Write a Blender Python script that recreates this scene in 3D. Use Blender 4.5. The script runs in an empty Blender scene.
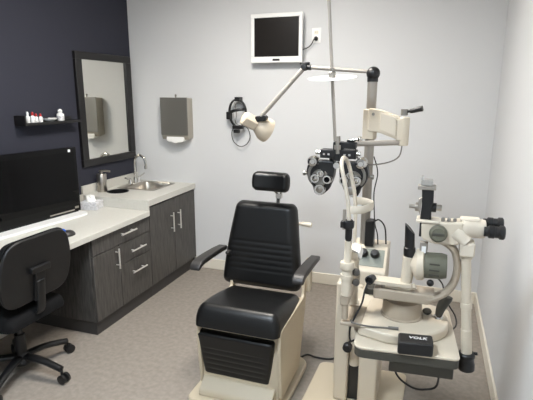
import bpy, bmesh, math, random
from mathutils import Vector as V, Matrix as M
random.seed(3)
sc = bpy.context.scene
COL = sc.collection
PI = math.pi

# ------------------------------------------------------------------ materials
def lin(c):
    c /= 255.0
    return c / 12.92 if c <= .04045 else ((c + .055) / 1.055) ** 2.4
def rgb(r, g, b): return (lin(r), lin(g), lin(b), 1)

def mat(name, c, rough=.5, metal=0., spec=.5, bump=0., bscale=60., vary=0., vscale=8., stretch=None, emit=None, coat=0.):
    m = bpy.data.materials.new(name); m.use_nodes = True
    nt = m.node_tree; n = nt.nodes; l = nt.links
    p = n['Principled BSDF']
    p.inputs['Base Color'].default_value = rgb(*c)
    p.inputs['Roughness'].default_value = rough
    p.inputs['Metallic'].default_value = metal
    p.inputs['Specular IOR Level'].default_value = spec
    p.inputs['Coat Weight'].default_value = coat
    if emit:
        p.inputs['Emission Color'].default_value = emit[0]; p.inputs['Emission Strength'].default_value = emit[1]
    tc = n.new('ShaderNodeTexCoord'); mp = n.new('ShaderNodeMapping')
    l.new(tc.outputs['Object'], mp.inputs['Vector'])
    if stretch: mp.inputs['Scale'].default_value = stretch
    if vary:
        tx = n.new('ShaderNodeTexNoise'); tx.inputs['Scale'].default_value = vscale; tx.inputs['Detail'].default_value = 6
        l.new(mp.outputs['Vector'], tx.inputs['Vector'])
        r = n.new('ShaderNodeValToRGB')
        r.color_ramp.elements[0].position = .3; r.color_ramp.elements[1].position = .7
        r.color_ramp.elements[0].color = rgb(*[max(0, x * (1 - vary)) for x in c])
        r.color_ramp.elements[1].color = rgb(*[min(255, x * (1 + vary)) for x in c])
        l.new(tx.outputs['Fac'], r.inputs['Fac']); l.new(r.outputs['Color'], p.inputs['Base Color'])
    if bump:
        bx = n.new('ShaderNodeTexNoise'); bx.inputs['Scale'].default_value = bscale; bx.inputs['Detail'].default_value = 4
        l.new(mp.outputs['Vector'], bx.inputs['Vector'])
        b = n.new('ShaderNodeBump'); b.inputs['Strength'].default_value = bump; b.inputs['Distance'].default_value = .003
        l.new(bx.outputs['Fac'], b.inputs['Height']); l.new(b.outputs['Normal'], p.inputs['Normal'])
    return m

WALL = mat('pale_wall_paint', (211, 212, 213), .85, bump=.25, bscale=180, spec=.2)
NAVY = mat('navy_wall_paint', (51, 52, 62), .8, bump=.25, bscale=180, spec=.25)
CEIL = mat('ceiling_tile', (226, 224, 218), .9)
FLOOR = mat('mottled_floor', (143, 135, 126), .55, vary=.06, vscale=34, bump=.12, bscale=90, spec=.3)
TRIM = mat('cream_trim', (226, 220, 206), .45)
WOOD = mat('charcoal_woodgrain', (74, 71, 68), .45, vary=.19, vscale=14, stretch=(7, 7, .7), bump=.1, spec=.35)
KICK = mat('dark_toe_kick', (60, 57, 55), .6)
TOP = mat('white_laminate', (204, 202, 194), .35, vary=.012, vscale=60)
STEEL = mat('brushed_steel', (178, 172, 164), .32, 1.)
DULLSTEEL = mat('dull_steel', (142, 139, 133), .42, .8)
CHROME = mat('chrome', (215, 212, 206), .12, 1.)
VINYL = mat('black_vinyl', (17, 17, 17), .34, spec=.42, bump=.12, bscale=260)
ARMP = mat('black_armrest_plastic', (40, 38, 37), .45)
BLACK = mat('black_plastic', (20, 20, 21), .42)
MATTE = mat('black_fabric', (19, 19, 20), .9, spec=.2, bump=.3, bscale=400)
SCREEN = mat('black_screen', (8, 8, 9), .05, spec=.18)
SCREEN2 = mat('dark_screen', (30, 27, 25), .25, spec=.4)
BEZEL = mat('gloss_black_bezel', (8, 8, 9), .08, spec=.25)
CREAM = mat('cream_enamel', (205, 194, 175), .38, spec=.45)
CREAM2 = mat('ivory_plastic', (210, 200, 183), .42)
CREAMSHADE = mat('shaded_cream_enamel', (168, 155, 137), .4)  # cream darkened so the shading sits in the colour itself
CHBASE = mat('chair_base_paint', (200, 187, 163), .45)
GREY = mat('grey_metal', (158, 152, 143), .35, .45)
ROD = mat('pale_grey_rod', (170, 163, 154), .4, .25)
PULL = mat('satin_nickel_pull', (222, 219, 213), .3, .6)
OLIVE = mat('olive_grey_plastic', (98, 98, 84), .45)
DOLIVE = mat('dark_olive_box', (70, 68, 60), .55)
PANEL = mat('grey_green_panel', (128, 132, 122), .4)
WHITE = mat('white_plastic', (236, 236, 234), .4)
PAPER = mat('white_paper', (240, 239, 235), .9)
BOXP = mat('tissue_carton', (205, 205, 208), .7, vary=.1, vscale=70)
RED = mat('red_cap', (176, 34, 34), .4)
BLUE = mat('blue_mouse_dome', (36, 92, 196), .25, coat=.5)
MIRROR = mat('mirror_glass', (232, 230, 222), .01, 1.)
FRAME = mat('black_frame', (22, 20, 20), .4)
CABLE = mat('black_rubber', (26, 25, 25), .55)
CABLEG = mat('grey_rubber', (110, 106, 100), .55)
LAMPBEIGE = mat('beige_lamp_shade', (203, 188, 166), .42)
LIT = mat('lit_diffuser', (255, 250, 240), .6, emit=((1., .945, .875, 1), 24.0))
LITC = mat('cool_lit_diffuser', (250, 252, 255), .6, emit=((.80, .90, 1., 1), 28.0))  # cool emission stands in for daylight from behind the camera

# ------------------------------------------------------------------ mesh helpers
WLOC = {}
def bm_(): return bmesh.new()

def obj(name, bm, m, parent=None, bevel=0., seg=2, angle=38, flat=False):
    bmesh.ops.recalc_face_normals(bm, faces=bm.faces[:])
    if parent is not None:
        bmesh.ops.translate(bm, verts=bm.verts[:], vec=-WLOC[parent])
        loc = WLOC[parent]
    else: loc = V((0, 0, 0))
    me = bpy.data.meshes.new(name); bm.to_mesh(me); bm.free()
    me.materials.append(m)
    if not flat:
        me.shade_smooth(); me.set_sharp_from_angle(angle=math.radians(angle))
    o = bpy.data.objects.new(name, me); COL.objects.link(o)
    if parent is not None: o.parent = parent
    WLOC[o] = loc.copy()
    if bevel:
        b = o.modifiers.new('bevel', 'BEVEL'); b.width = bevel; b.segments = seg; b.limit_method = 'ANGLE'; b.angle_limit = math.radians(35)
        b.harden_normals = False
    return o

def thing(name, label, cat, loc, group=None):
    o = bpy.data.objects.new(name, None); COL.objects.link(o)
    o.empty_display_size = .1
    o.location = loc; WLOC[o] = V(loc); o['label'] = label; o['category'] = cat
    if group: o['group'] = group
    return o
def tag(o, label, cat, group=None):
    """a thing of one mesh: its origin goes to its base"""
    o['label'] = label; o['category'] = cat
    if group: o['group'] = group
    vs = [v.co for v in o.data.vertices]
    c = V(((min(v.x for v in vs) + max(v.x for v in vs)) / 2, (min(v.y for v in vs) + max(v.y for v in vs)) / 2, min(v.z for v in vs)))
    o.data.transform(M.Translation(-c)); o.location = c; WLOC[o] = c
    return o
def struct(name, bm, m, bevel=0.):
    o = obj(name, bm, m, bevel=bevel); o['kind'] = 'structure'; return o

def frame_from(d):
    d = V(d).normalized()
    a = V((0, 0, 1)) if abs(d.z) < .9 else V((1, 0, 0))
    u = d.cross(a).normalized(); w = u.cross(d).normalized()
    return u, w, d

def box(bm, lo, hi, rz=0, piv=None):
    vs = [bm.verts.new((x, y, z)) for z in (lo[2], hi[2]) for y in (lo[1], hi[1]) for x in (lo[0], hi[0])]
    for f in ((0, 1, 3, 2), (4, 5, 7, 6), (0, 1, 5, 4), (2, 3, 7, 6), (0, 2, 6, 4), (1, 3, 7, 5)):
        bm.faces.new([vs[i] for i in f])
    if rz:
        c = V(piv) if piv else (V(lo) + V(hi)) / 2
        bmesh.ops.rotate(bm, verts=vs, cent=c, matrix=M.Rotation(rz, 3, 'Z'))
    return vs

def obox(bm, c, sx, sy, sz, R=None):
    """box centred at c in the axes R (3x3)"""
    vs = box(bm, (-sx / 2, -sy / 2, -sz / 2), (sx / 2, sy / 2, sz / 2))
    mm = (R or M.Identity(3)).to_4x4(); mm.translation = V(c)
    bmesh.ops.transform(bm, matrix=mm, verts=vs)
    return vs

def rings(bm, rr, cap0=True, cap1=True, closed=False):
    for a, b in zip(rr, rr[1:] + ([rr[0]] if closed else [])):
        n = len(a)
        for i in range(n): bm.faces.new((a[i], a[(i + 1) % n], b[(i + 1) % n], b[i]))
    if not closed:
        if cap0: bm.faces.new(rr[0][::-1])
        if cap1: bm.faces.new(rr[-1])

def lathe(bm, o, axis, prof, seg=24, cap0=True, cap1=True, sx=1, sy=1):
    """prof: (radius, distance along axis)"""
    u, w, d = frame_from(axis); o = V(o); rr = []
    for r, h in prof:
        r = max(r, 1e-4)
        rr.append([bm.verts.new(o + d * h + (u * math.cos(2 * PI * k / seg) * sx + w * math.sin(2 * PI * k / seg) * sy) * r) for k in range(seg)])
    rings(bm, rr, cap0, cap1)
def cyl(bm, p0, p1, r0, r1=None, seg=20):
    p0, p1 = V(p0), V(p1); L = (p1 - p0).length
    lathe(bm, p0, p1 - p0, [(r0, 0), (r0 if r1 is None else r1, L)], seg)

def smooth_path(pts, n=6, closed=False):
    P = [V(p) for p in pts]; out = []
    N = len(P)
    for i in range(N if closed else N - 1):
        if closed: a, b, c, d = P[i - 1], P[i], P[(i + 1) % N], P[(i + 2) % N]
        else: a, b, c, d = P[max(i - 1, 0)], P[i], P[i + 1], P[min(i + 2, N - 1)]
        for k in range(n):
            t = k / n
            out.append(.5 * ((2 * b) + (c - a) * t + (2 * a - 5 * b + 4 * c - d) * t * t + (3 * b - a - 3 * c + d) * t ** 3))
    if not closed: out.append(P[-1])
    return out
def tube(bm, pts, r, seg=10, n=6, closed=False, smooth=True, r2=None, up=None):
    """swept ellipse: r across, r2 along 'up' (or round)"""
    P = smooth_path(pts, n, closed) if smooth else [V(p) for p in pts]
    rr = []; prev = None; N = len(P)
    for i, p in enumerate(P):
        if closed: t = (P[(i + 1) % N] - P[i - 1])
        else: t = P[min(i + 1, N - 1)] - P[max(i - 1, 0)]
        t.normalize()
        if up is not None: u = t.cross(V(up)).normalized()
        elif prev is None: u = frame_from(t)[0]
        else:
            u = prev - t * prev.dot(t); u.normalize()
        prev = u; w = t.cross(u)
        ra = r(i / (N - 1)) if callable(r) else r
        rb = ra if r2 is None else r2
        rr.append([bm.verts.new(p + u * math.cos(2 * PI * k / seg) * ra + w * math.sin(2 * PI * k / seg) * rb) for k in range(seg)])
    rings(bm, rr, closed=closed)

def prism(bm, pts, o, u, v, n, t):
    """polygon pts (a,b) in frame o + a*u + b*v, extruded by t along n"""
    o, u, v, n = V(o), V(u), V(v), V(n)
    a = [bm.verts.new(o + u * x + v * y) for x, y in pts]
    b = [bm.verts.new(o + u * x + v * y + n * t) for x, y in pts]
    k = len(pts)
    bm.faces.new(a); bm.faces.new(b[::-1])
    for i in range(k): bm.faces.new((a[i], a[(i + 1) % k], b[(i + 1) % k], b[i]))

def round_poly(pts, r, n=5):
    out = []; N = len(pts)
    for i in range(N):
        p, a, b = V(pts[i]), V(pts[i - 1]), V(pts[(i + 1) % N])
        rr = r[i] if isinstance(r, (list, tuple)) else r
        if rr <= 0: out.append(tuple(p)); continue
        d1 = (a - p); d2 = (b - p)
        q = min(rr, d1.length * .48, d2.length * .48)
        s = p + d1.normalized() * q; e = p + d2.normalized() * q
        for k in range(n + 1):
            t = k / n
            x = s * (1 - t) ** 2 + p * 2 * t * (1 - t) + e * t * t
            out.append((x[0], x[1]))
    return out
def sph(bm, c, r, sx=1, sy=1, sz=1, seg=16):
    mm = M.Translation(V(c)) @ M.Diagonal((r * sx, r * sy, r * sz, 1))
    bmesh.ops.create_uvsphere(bm, u_segments=seg, v_segments=seg // 2 + 2, radius=1, matrix=mm)

def pad(bm, O, U, Vv, Nn, width, L, T, er, grooves=(), nu=28, nv=60, shape=None, curve=0.):
    """upholstered cushion: rounded rim, horizontal sewn channels. O = middle of the v=0 edge, back side"""
    O, U, Vv, Nn = V(O), V(U), V(Vv), V(Nn)
    def spaced(n, ln):
        out = []
        k = max(4, n // 5)
        for i in range(k): out.append(er * (1 - math.cos(PI / 2 * i / k)))
        m = n - 2 * k
        for i in range(m + 1): out.append(er + (ln - 2 * er) * i / m)
        for i in range(k - 1, -1, -1): out.append(ln - er * (1 - math.cos(PI / 2 * i / k)))
        return out
    vs_ = spaced(nv, L); grid = []
    def fall(d):
        d = max(0., min(1., d / er)); return math.sqrt(max(0, 1 - (1 - d) ** 2))
    for v in vs_:
        w = width(v / L); row = []
        # superelliptic corner rounding
        c = min(v, L - v); inset = 0
        if c < er: inset = er * (1 - fall(c)) * .8
        ww = w - 2 * inset
        for s in spaced(nu, 1.0 * w):
            x = (s / w - .5) * ww
            d = min(ww / 2 - abs(x), 1e9)
            h = fall(d) * fall(c)
            z = T * (.25 + .75 * h)
            if grooves:
                for gv, gd, gw in grooves:
                    z -= gd * math.exp(-((v - gv) / gw) ** 2) * min(1, max(0, (d - .02) / .03))
            if curve: z += curve * (2 * x / w) ** 2
            off = shape(v / L) if shape else 0
            row.append(bm.verts.new(O + U * x + Vv * v + Nn * (z + off)))
        grid.append(row)
    back = []
    for v, row in zip((0, L), (grid[0], grid[-1])): pass
    for i in range(len(grid) - 1):
        for j in range(len(grid[0]) - 1):
            bm.faces.new((grid[i][j], grid[i][j + 1], grid[i + 1][j + 1], grid[i + 1][j]))
    rim = grid[0][:] + [g[-1] for g in grid[1:]] + grid[-1][-2::-1] + [g[0] for g in grid[-2:0:-1]]
    low = [bm.verts.new(p.co - Nn * (T * .25 + (curve if curve else 0) * 0)) for p in rim]
    k = len(rim)
    for i in range(k): bm.faces.new((rim[i], rim[(i + 1) % k], low[(i + 1) % k], low[i]))
    bm.faces.new(low)

# ------------------------------------------------------------------ camera
f, th, psi, roll = 470.08, .2241, .3390, .0025
fw = V((-math.sin(psi) * math.cos(th), math.cos(psi) * math.cos(th), -math.sin(th)))
rt = V((math.cos(psi), math.sin(psi), 0)); up = rt.cross(fw)
rt, up = rt * math.cos(roll) + up * math.sin(roll), up * math.cos(roll) - rt * math.sin(roll)
cd = bpy.data.cameras.new('camera'); cam = bpy.data.objects.new('camera', cd); COL.objects.link(cam)
cd.sensor_fit = 'HORIZONTAL'; cd.sensor_width = 36; cd.lens = f / 533 * 36; cd.clip_start = .05
mw = M((rt, up, -fw)).transposed().to_4x4(); mw.translation = V((0, 0, 1.65)); cam.matrix_world = mw
sc.camera = cam

# ------------------------------------------------------------------ the room
L, R, W, Y0, H = -2.703, .4235, 3.856, -1.3, 2.75
def slab(lo, hi):
    b = bm_(); box(b, lo, hi); return b
struct('floor', slab((L - .1, Y0 - .1, -.1), (R + .1, W + .1, 0)), FLOOR)
struct('ceiling', slab((L - .1, Y0 - .1, H), (R + .1, W + .1, H + .1)), CEIL)
struct('wall_left', slab((L - .1, Y0, 0), (L, W, H)), NAVY)
struct('wall_back', slab((L - .1, W, 0), (R + .1, W + .1, H)), WALL)
struct('wall_right', slab((R, Y0, 0), (R + .1, W, H)), WALL)
struct('wall_front', slab((L - .1, Y0 - .1, 0), (R + .1, Y0, H)), WALL)
struct('baseboard_back', slab((-2.085, W - .014, 0), (R - .014, W, .1)), TRIM, .004)
struct('baseboard_right', slab((R - .014, Y0, 0), (R, W, .1)), TRIM, .004)
struct('baseboard_left', slab((L, Y0, 0), (L + .014, 2.41, .1)), TRIM, .004)

for x, y, lb, lm in ((-1.1, 2.3, 'recessed ceiling light panel above the exam chair', LIT), (-.95, .45, 'unseen recessed ceiling light panel nearer the entrance, cool in place of daylight', LITC)):
    t = thing('ceiling_light', lb, 'ceiling light', (x, y, H), 'recessed ceiling lights')
    b = bm_()
    for lo, hi in (((-.32, -.32), (-.30, .32)), ((.30, -.32), (.32, .32)), ((-.30, -.32), (.30, -.30)), ((-.30, .30), (.30, .32))):
        box(b, (x + lo[0], y + lo[1], H - .03), (x + hi[0], y + hi[1], H))
    obj('frame', b, WHITE, t)
    b = bm_(); box(b, (x - .30, y - .30, H - .02), (x + .30, y + .30, H - .012)); obj('diffuser', b, lm, t)

# ------------------------------------------------------------------ cabinets and worktops on the left
def handle(parent, p0, p1):
    """bar pull standing out towards +x"""
    p0, p1 = V(p0), V(p1); b = bm_(); e = V((.03, 0, 0)); d = (p1 - p0)
    cyl(b, p0 + e, p1 + e, .006)
    for k in (.18, .82): cyl(b, p0 + d * k, p0 + d * k + e, .0045, seg=10)
    return obj('handle', b, PULL, parent)
def front(name, parent, y0, y1, z0, z1):
    b = bm_(); box(b, (-2.097, y0, z0), (-2.079, y1, z1)); return obj(name, b, WOOD, parent, .0015, 1)

c1 = thing('drawer_cabinet', 'charcoal woodgrain base cabinet with one door and three drawers under the desk', 'cabinet', (-2.39, 2.755, 0))
b = bm_(); box(b, (L + .014, 2.41, .1), (-2.098, 3.095, .7)); obj('body', b, WOOD, c1, .001, 1)
b = bm_(); box(b, (L + .014, 2.425, 0), (-2.10, 3.095, .1)); obj('toe_kick', b, KICK, c1)
d = front('drawer', c1, 2.416, 3.09, .578, .697); handle(d, (-2.079, 2.70, .652), (-2.079, 2.88, .652))
d = front('door', c1, 2.416, 2.698, .104, .573); handle(d, (-2.079, 2.655, .415), (-2.079, 2.655, .565))
d = front('drawer', c1, 2.703, 3.09, .42, .573); handle(d, (-2.079, 2.81, .494), (-2.079, 2.99, .494))
d = front('drawer', c1, 2.703, 3.09, .104, .415); handle(d, (-2.079, 2.81, .325), (-2.079, 2.99, .325))

c2 = thing('sink_cabinet', 'charcoal woodgrain base cabinet with two doors beneath the sink', 'cabinet', (-2.39, 3.475, 0))
b = bm_()
box(b, (L + .014, 3.098, .1), (-2.098, 3.116, .765)); box(b, (L + .014, 3.836, .1), (-2.098, 3.854, .765))
box(b, (L + .014, 3.116, .1), (-2.098, 3.836, .118)); box(b, (L + .003, 3.116, .118), (L + .014, 3.836, .765)); box(b, (-2.118, 3.116, .7), (-2.098, 3.836, .765))
obj('body', b, WOOD, c2)
b = bm_(); box(b, (L + .014, 3.098, 0), (-2.10, 3.854, .1)); obj('toe_kick', b, KICK, c2)
d = front('door', c2, 3.10, 3.473, .104, .762); handle(d, (-2.079, 3.418, .478), (-2.079, 3.418, .648))
d = front('door', c2, 3.478, 3.852, .104, .762); handle(d, (-2.079, 3.535, .478), (-2.079, 3.535, .648))

dk = thing('desk_worktop', 'lower white laminate desk top running along the dark wall', 'worktop', (-2.38, 2.1, .7))
b = bm_(); box(b, (L, .9, .7027), (-2.055, 3.07, .7427)); obj('slab', b, TOP, dk, .003)
b = bm_(); box(b, (L, .9, .7427), (L + .016, 3.07, .83)); obj('backsplash', b, TOP, dk, .002)

# raised counter with real cut-outs
ct = thing('raised_counter', 'higher white laminate counter holding the sink', 'worktop', (-2.38, 3.46, .765))
def cut(bm_body, cutters):
    me = bpy.data.meshes.new('tmp'); bmesh.ops.recalc_face_normals(bm_body, faces=bm_body.faces[:]); bm_body.to_mesh(me); bm_body.free()
    o = bpy.data.objects.new('tmp', me); COL.objects.link(o); cs = []
    for c in cutters:
        bmesh.ops.recalc_face_normals(c, faces=c.faces[:])
        cm = bpy.data.meshes.new('cut'); c.to_mesh(cm); c.free()
        co = bpy.data.objects.new('cut', cm); COL.objects.link(co); cs.append(co)
        md = o.modifiers.new('b', 'BOOLEAN'); md.operation = 'DIFFERENCE'; md.object = co; md.solver = 'EXACT'
    dg = bpy.context.evaluated_depsgraph_get()
    res = bmesh.new(); tmp = bpy.data.meshes.new_from_object(o.evaluated_get(dg)); res.from_mesh(tmp)
    bpy.data.meshes.remove(tmp)
    for x in cs + [o]: bpy.data.objects.remove(x)
    return res
SX0, SX1, SY0, SY1 = -2.625, -2.235, 3.415, 3.80
b = bm_(); box(b, (L, 3.0701, .7755), (-2.068, W, .823))
box(b, (L, 3.0705, .7029), (-2.068, 3.088, .7755))
k1 = bm_(); box(k1, (SX0 + .012, SY0 + .012, .7), (SX1 - .012, SY1 - .012, .9))
k2 = bm_(); cyl(k2, (-2.515, 3.30, .7), (-2.515, 3.30, .9), .085, seg=40)
obj('slab', cut(b, [k1, k2]), TOP, ct, flat=False)
b = bm_(); box(b, (L, 3.0702, .823), (L + .016, W, .896)); obj('backsplash', b, TOP, ct, .002)

wb = thing('waste_chute', 'round black waste opening let into the raised counter', 'waste chute', (-2.515, 3.30, .7080))
b = bm_(); lathe(b, (-2.515, 3.30, 0), (0, 0, 1), [(.083, .8080), (.083, .6280), (.0, .6280)], 40, False, False)
obj('bin', b, BLACK, wb)
b = bm_(); lathe(b, (-2.515, 3.30, 0), (0, 0, 1), [(.0825, .8080), (.0825, .8245), (.092, .8265), (.0925, .8235), (.086, .8233), (.0842, .8080)], 40, False, False)
obj('rim', b, BLACK, wb)

# sink
sk = thing('sink', 'small square stainless steel sink set in the raised counter', 'sink', (-2.42, 3.63, .8230))
b = bm_()
def rrect(x0, x1, y0, y1, r, z): return [b.verts.new((p[0], p[1], z)) for p in round_poly([(x0, y0), (x1, y0), (x1, y1), (x0, y1)], r)]
rr = [rrect(SX0, SX1, SY0, SY1, .03, .8233), rrect(SX0 + .003, SX1 - .003, SY0 + .003, SY1 - .003, .03, .8270),
      rrect(SX0 + .072, SX1 - .022, SY0 + .022, SY1 - .022, .04, .8270), rrect(SX0 + .078, SX1 - .028, SY0 + .028, SY1 - .028, .04, .8180),
      rrect(SX0 + .082, SX1 - .032, SY0 + .032, SY1 - .032, .045, .7080), rrect(SX0 + .11, SX1 - .06, SY0 + .06, SY1 - .06, .04, .6830)]
rings(b, rr, False, True)
obj('basin', b, STEEL, sk, angle=50)
b = bm_(); lathe(b, (-2.39, 3.63, .6835), (0, 0, 1), [(.035, 0), (.035, .003), (.02, .001)], 20); obj('drain', b, CHROME, sk)

fc = thing('faucet', 'chrome gooseneck faucet with two lever handles behind the sink', 'faucet', (-2.565, 3.63, .8270))
b = bm_(); prism(b, round_poly([(-.02, -.085), (.02, -.085), (.02, .085), (-.02, .085)], .02), (-2.565, 3.63, .8270), (1, 0, 0), (0, 1, 0), (0, 0, 1), .014); obj('base_plate', b, CHROME, fc, .004)
b = bm_(); tube(b, [(-2.565, 3.63, .8380), (-2.565, 3.63, .9380), (-2.565, 3.63, 1.0280), (-2.548, 3.63, 1.0730), (-2.505, 3.63, 1.0930), (-2.462, 3.63, 1.0730), (-2.445, 3.63, 1.0280), (-2.445, 3.63, .9930)], lambda t: .0135 - .003 * t, 14)
lathe(b, (-2.565, 3.63, .8380), (0, 0, 1), [(.022, 0), (.02, .03), (.014, .05)]); lathe(b, (-2.445, 3.63, .9930), (0, 0, -1), [(.013, -.005), (.013, .02), (.009, .022)], 14)
obj('spout', b, CHROME, fc)
for s in (-1, 1):
    b = bm_(); y = 3.615 + s * .065
    lathe(b, (-2.565, y, .8380), (0, 0, 1), [(.019, 0), (.017, .025), (.011, .04), (.011, .05)], 16)
    tube(b, [(-2.565, y, .8830), (-2.56, y + s * .035, .8900), (-2.555, y + s * .085, .9080)], lambda t: .008 - .002 * t, 10)
    obj('lever', b, CHROME, fc)

sd = thing('soap_dispenser', 'brushed steel cylindrical soap pump at the back of the raised counter', 'soap dispenser', (-2.635, 3.25, .8230))
b = bm_(); lathe(b, (-2.635, 3.25, .8230), (0, 0, 1), [(.039, 0), (.041, .003), (.041, .150), (.038, .154), (.013, .155)], 32); obj('body', b, STEEL, sd)
b = bm_(); lathe(b, (-2.635, 3.25, .976), (0, 0, 1), [(.015, 0), (.015, .012), (.011, .014), (.011, .022)], 16)
tube(b, [(-2.65, 3.245, 1.0), (-2.61, 3.255, 1.003), (-2.56, 3.27, .998)], .009, 8); obj('pump', b, STEEL, sd)

tb = thing('tissue_box', 'small pale grey patterned tissue box with a tissue pulled up', 'tissue box', (-2.54, 2.985, .7427))
b = bm_(); box(b, (-2.61, 2.925, .7427), (-2.465, 3.045, .805), .22); obj('carton', b, BOXP, tb, .003)
b = bm_()
rows = []
for i in range(7):
    h = i / 6
    rows.append([b.verts.new(V((-2.54, 2.985, .8045 + .05 * h ** .8)) + V((math.cos(a), math.sin(a), 0)) * (.042 - .022 * h + .012 * h * math.sin(4 * a + i)) * (1 if i < 6 else .5)) for a in [2 * PI * k / 20 for k in range(20)]])
rings(b, rows); obj('tissue', b, PAPER, tb)

# ------------------------------------------------------------------ desktop computer and mouse
a0, a1 = V((-2.512, 2.835, 0)), V((-2.606, 2.05, 0))           # right and left end of the screen
ux = (a1 - a0).normalized(); nx = V((-ux.y, ux.x, 0)); nx = nx if nx.x > 0 else -nx
Wm = (a1 - a0).length
dm = thing('desktop_monitor', 'large glossy black computer screen on the desk against the dark wall', 'monitor', ((a0 + a1) / 2 - nx * .03) + V((0, 0, .7427)))
b = bm_(); prism(b, [(0, -.02), (Wm, -.02), (Wm, .472), (0, .466)], a0 - nx * .045 + V((0, 0, .788)), ux, (0, 0, 1), nx, .045); obj('casing', b, BEZEL, dm, .004)
b = bm_(); prism(b, [(.025, .045), (Wm - .025, .045), (Wm - .025, .43), (.025, .43)], a0 + V((0, 0, .788)), ux, (0, 0, 1), nx, .0015); obj('screen', b, SCREEN, dm)
b = bm_(); prism(b, round_poly([(-.005, -.05), (Wm + .01, -.05), (Wm + .01, .10), (.03, .10), (-.005, .06)], [0, 0, .02, .04, .03]), a0 + V((0, 0, .7427)), ux, nx, (0, 0, 1), .02); obj('base_bar', b, WHITE, dm, .006, 3)
b = bm_(); prism(b, [(.02, -.04), (Wm - .02, -.04), (Wm - .02, -.005), (.02, -.005)], a0 + V((0, 0, .758)), ux, nx, (0, 0, 1), .014); obj('neck', b, BEZEL, dm)
b = bm_(); prism(b, [(.02, .004), (.055, .004), (.055, .020), (.02, .020)], a0 + V((0, 0, .788)), ux, (0, 0, 1), nx, .002)
prism(b, [(.06, -.008), (.28, -.008), (.28, .001), (.06, .001)], a0 + V((0, 0, .788)), ux, (0, 0, 1), nx, .002); obj('trim_and_glare', b, STEEL, dm)  # corner trim, plus a silver strip painted in as glare on the bezel
b = bm_(); prism(b, [(.055, .433), (.075, .433), (.075, .453), (.055, .453)], a0 + V((0, 0, .788)), ux, (0, 0, 1), nx, .0015); obj('white_sticker', b, WHITE, dm)

ms = thing('computer_mouse', 'dark computer mouse with a blue dome on the desk edge', 'mouse', (-2.2, 2.33, .7427))
b = bm_(); sph(b, (-2.195, 2.335, .7427), .056, .75, 1.0, .62, 20)
bmesh.ops.bisect_plane(b, geom=b.verts[:] + b.edges[:] + b.faces[:], plane_co=(0, 0, .7427), plane_no=(0, 0, 1), clear_inner=True)
obj('body', b, ARMP, ms)
b = bm_(); sph(b, (-2.215, 2.312, .766), .026); obj('trackball', b, BLUE, ms)

# ------------------------------------------------------------------ office chair
oc = thing('office_chair', 'black swivel office chair on castors pulled up to the desk', 'office chair', (-2.2, 1.91, 0))
hub = V((-2.215, 1.90, 0))
b = bm_()
lathe(b, hub + V((0, 0, .075)), (0, 0, 1), [(.05, 0), (.055, .01), (.045, .05), (.032, .07)], 24); obj('hub', b, BLACK, oc)
for k in range(5):
    a = math.radians(1 + 72 * k); dr = V((math.cos(a), math.sin(a), 0)); e = hub + dr * .285
    b = bm_(); tube(b, [hub + dr * .03 + V((0, 0, .12)), hub + dr * .15 + V((0, 0, .115)), hub + dr * .285 + V((0, 0, .085))], lambda t: .028 - .009 * t, 10, r2=.018, up=(0, 0, 1)); lg = obj('leg', b, BLACK, oc)
    b = bm_(); s = V((-dr.y, dr.x, 0))
    cyl(b, e + V((0, 0, .05)), e + V((0, 0, .09)), .008, seg=8)
    for q in (-1, 1):
        lathe(b, e + s * q * .006 + V((0, 0, .029)) + dr * .012, s * q, [(.022, 0), (.028, .003), (.028, .018), (.02, .021)], 18)
    obj('castor', b, BLACK, lg)
b = bm_(); lathe(b, hub + V((0, 0, .13)), (0, 0, 1), [(.03, 0), (.03, .13), (.018, .132), (.018, .26)], 18); obj('gas_lift', b, BLACK, oc)
b = bm_(); box(b, (-2.30, 1.80, .385), (-2.08, 2.02, .405)); obj('mechanism', b, BLACK, oc, .008)
b = bm_(); pad(b, (-2.02, 1.885, .40), (0, 1, 0), (-1, 0, 0), (0, 0, 1), lambda v: .41 + .03 * math.sin(v * PI), .46, .075, .045); obj('seat', b, MATTE, oc)
# backrest, its rear towards us
yaw = math.radians(0); by = 1.885
U = V((math.sin(yaw), math.cos(yaw), 0)); N = V((-math.cos(yaw), math.sin(yaw), 0)); tilt = .13
Vv = V((.12, 0, 1)).normalized(); N2 = U.cross(Vv); N2 = N2 if N2.x < 0 else -N2
O = V((-2.035, by, .525))
b = bm_(); shp = round_poly([(-.22, 0), (.22, 0), (.26, .18), (.21, .375), (-.21, .375), (-.26, .18)], [.12, .12, .2, .13, .13, .2], 7)
prism(b, shp, O, U, Vv, -N2, .018); obj('backrest_shell', b, BLACK, oc, .008, 3)
b = bm_(); pad(b, O + Vv * .008, U, Vv, N2, lambda v: .40 + .09 * math.sin(min(1, v + .1) * PI * .9), .36, .06, .06); obj('backrest_cushion', b, MATTE, oc)
b = bm_(); pp = O - N2 * .018
for (u0, u1, v0, v1, t) in ((-.065, .065, .17, .205, .022), (-.035, .035, .0, .18, .014)):
    prism(b, [(u0, v0), (u1, v0), (u1, v1), (u0, v1)], pp, U, Vv, -N2, t)
tube(b, [pp + Vv * .12 - N2 * .012, pp + Vv * .03 - N2 * .018, pp - Vv * .07 - N2 * .012, pp - Vv * .105 + N2 * .06, V((-2.2, by + .01, .395))], .012, 10, r2=.03, up=U); obj('back_bracket', b, BLACK, oc, .003)

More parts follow.
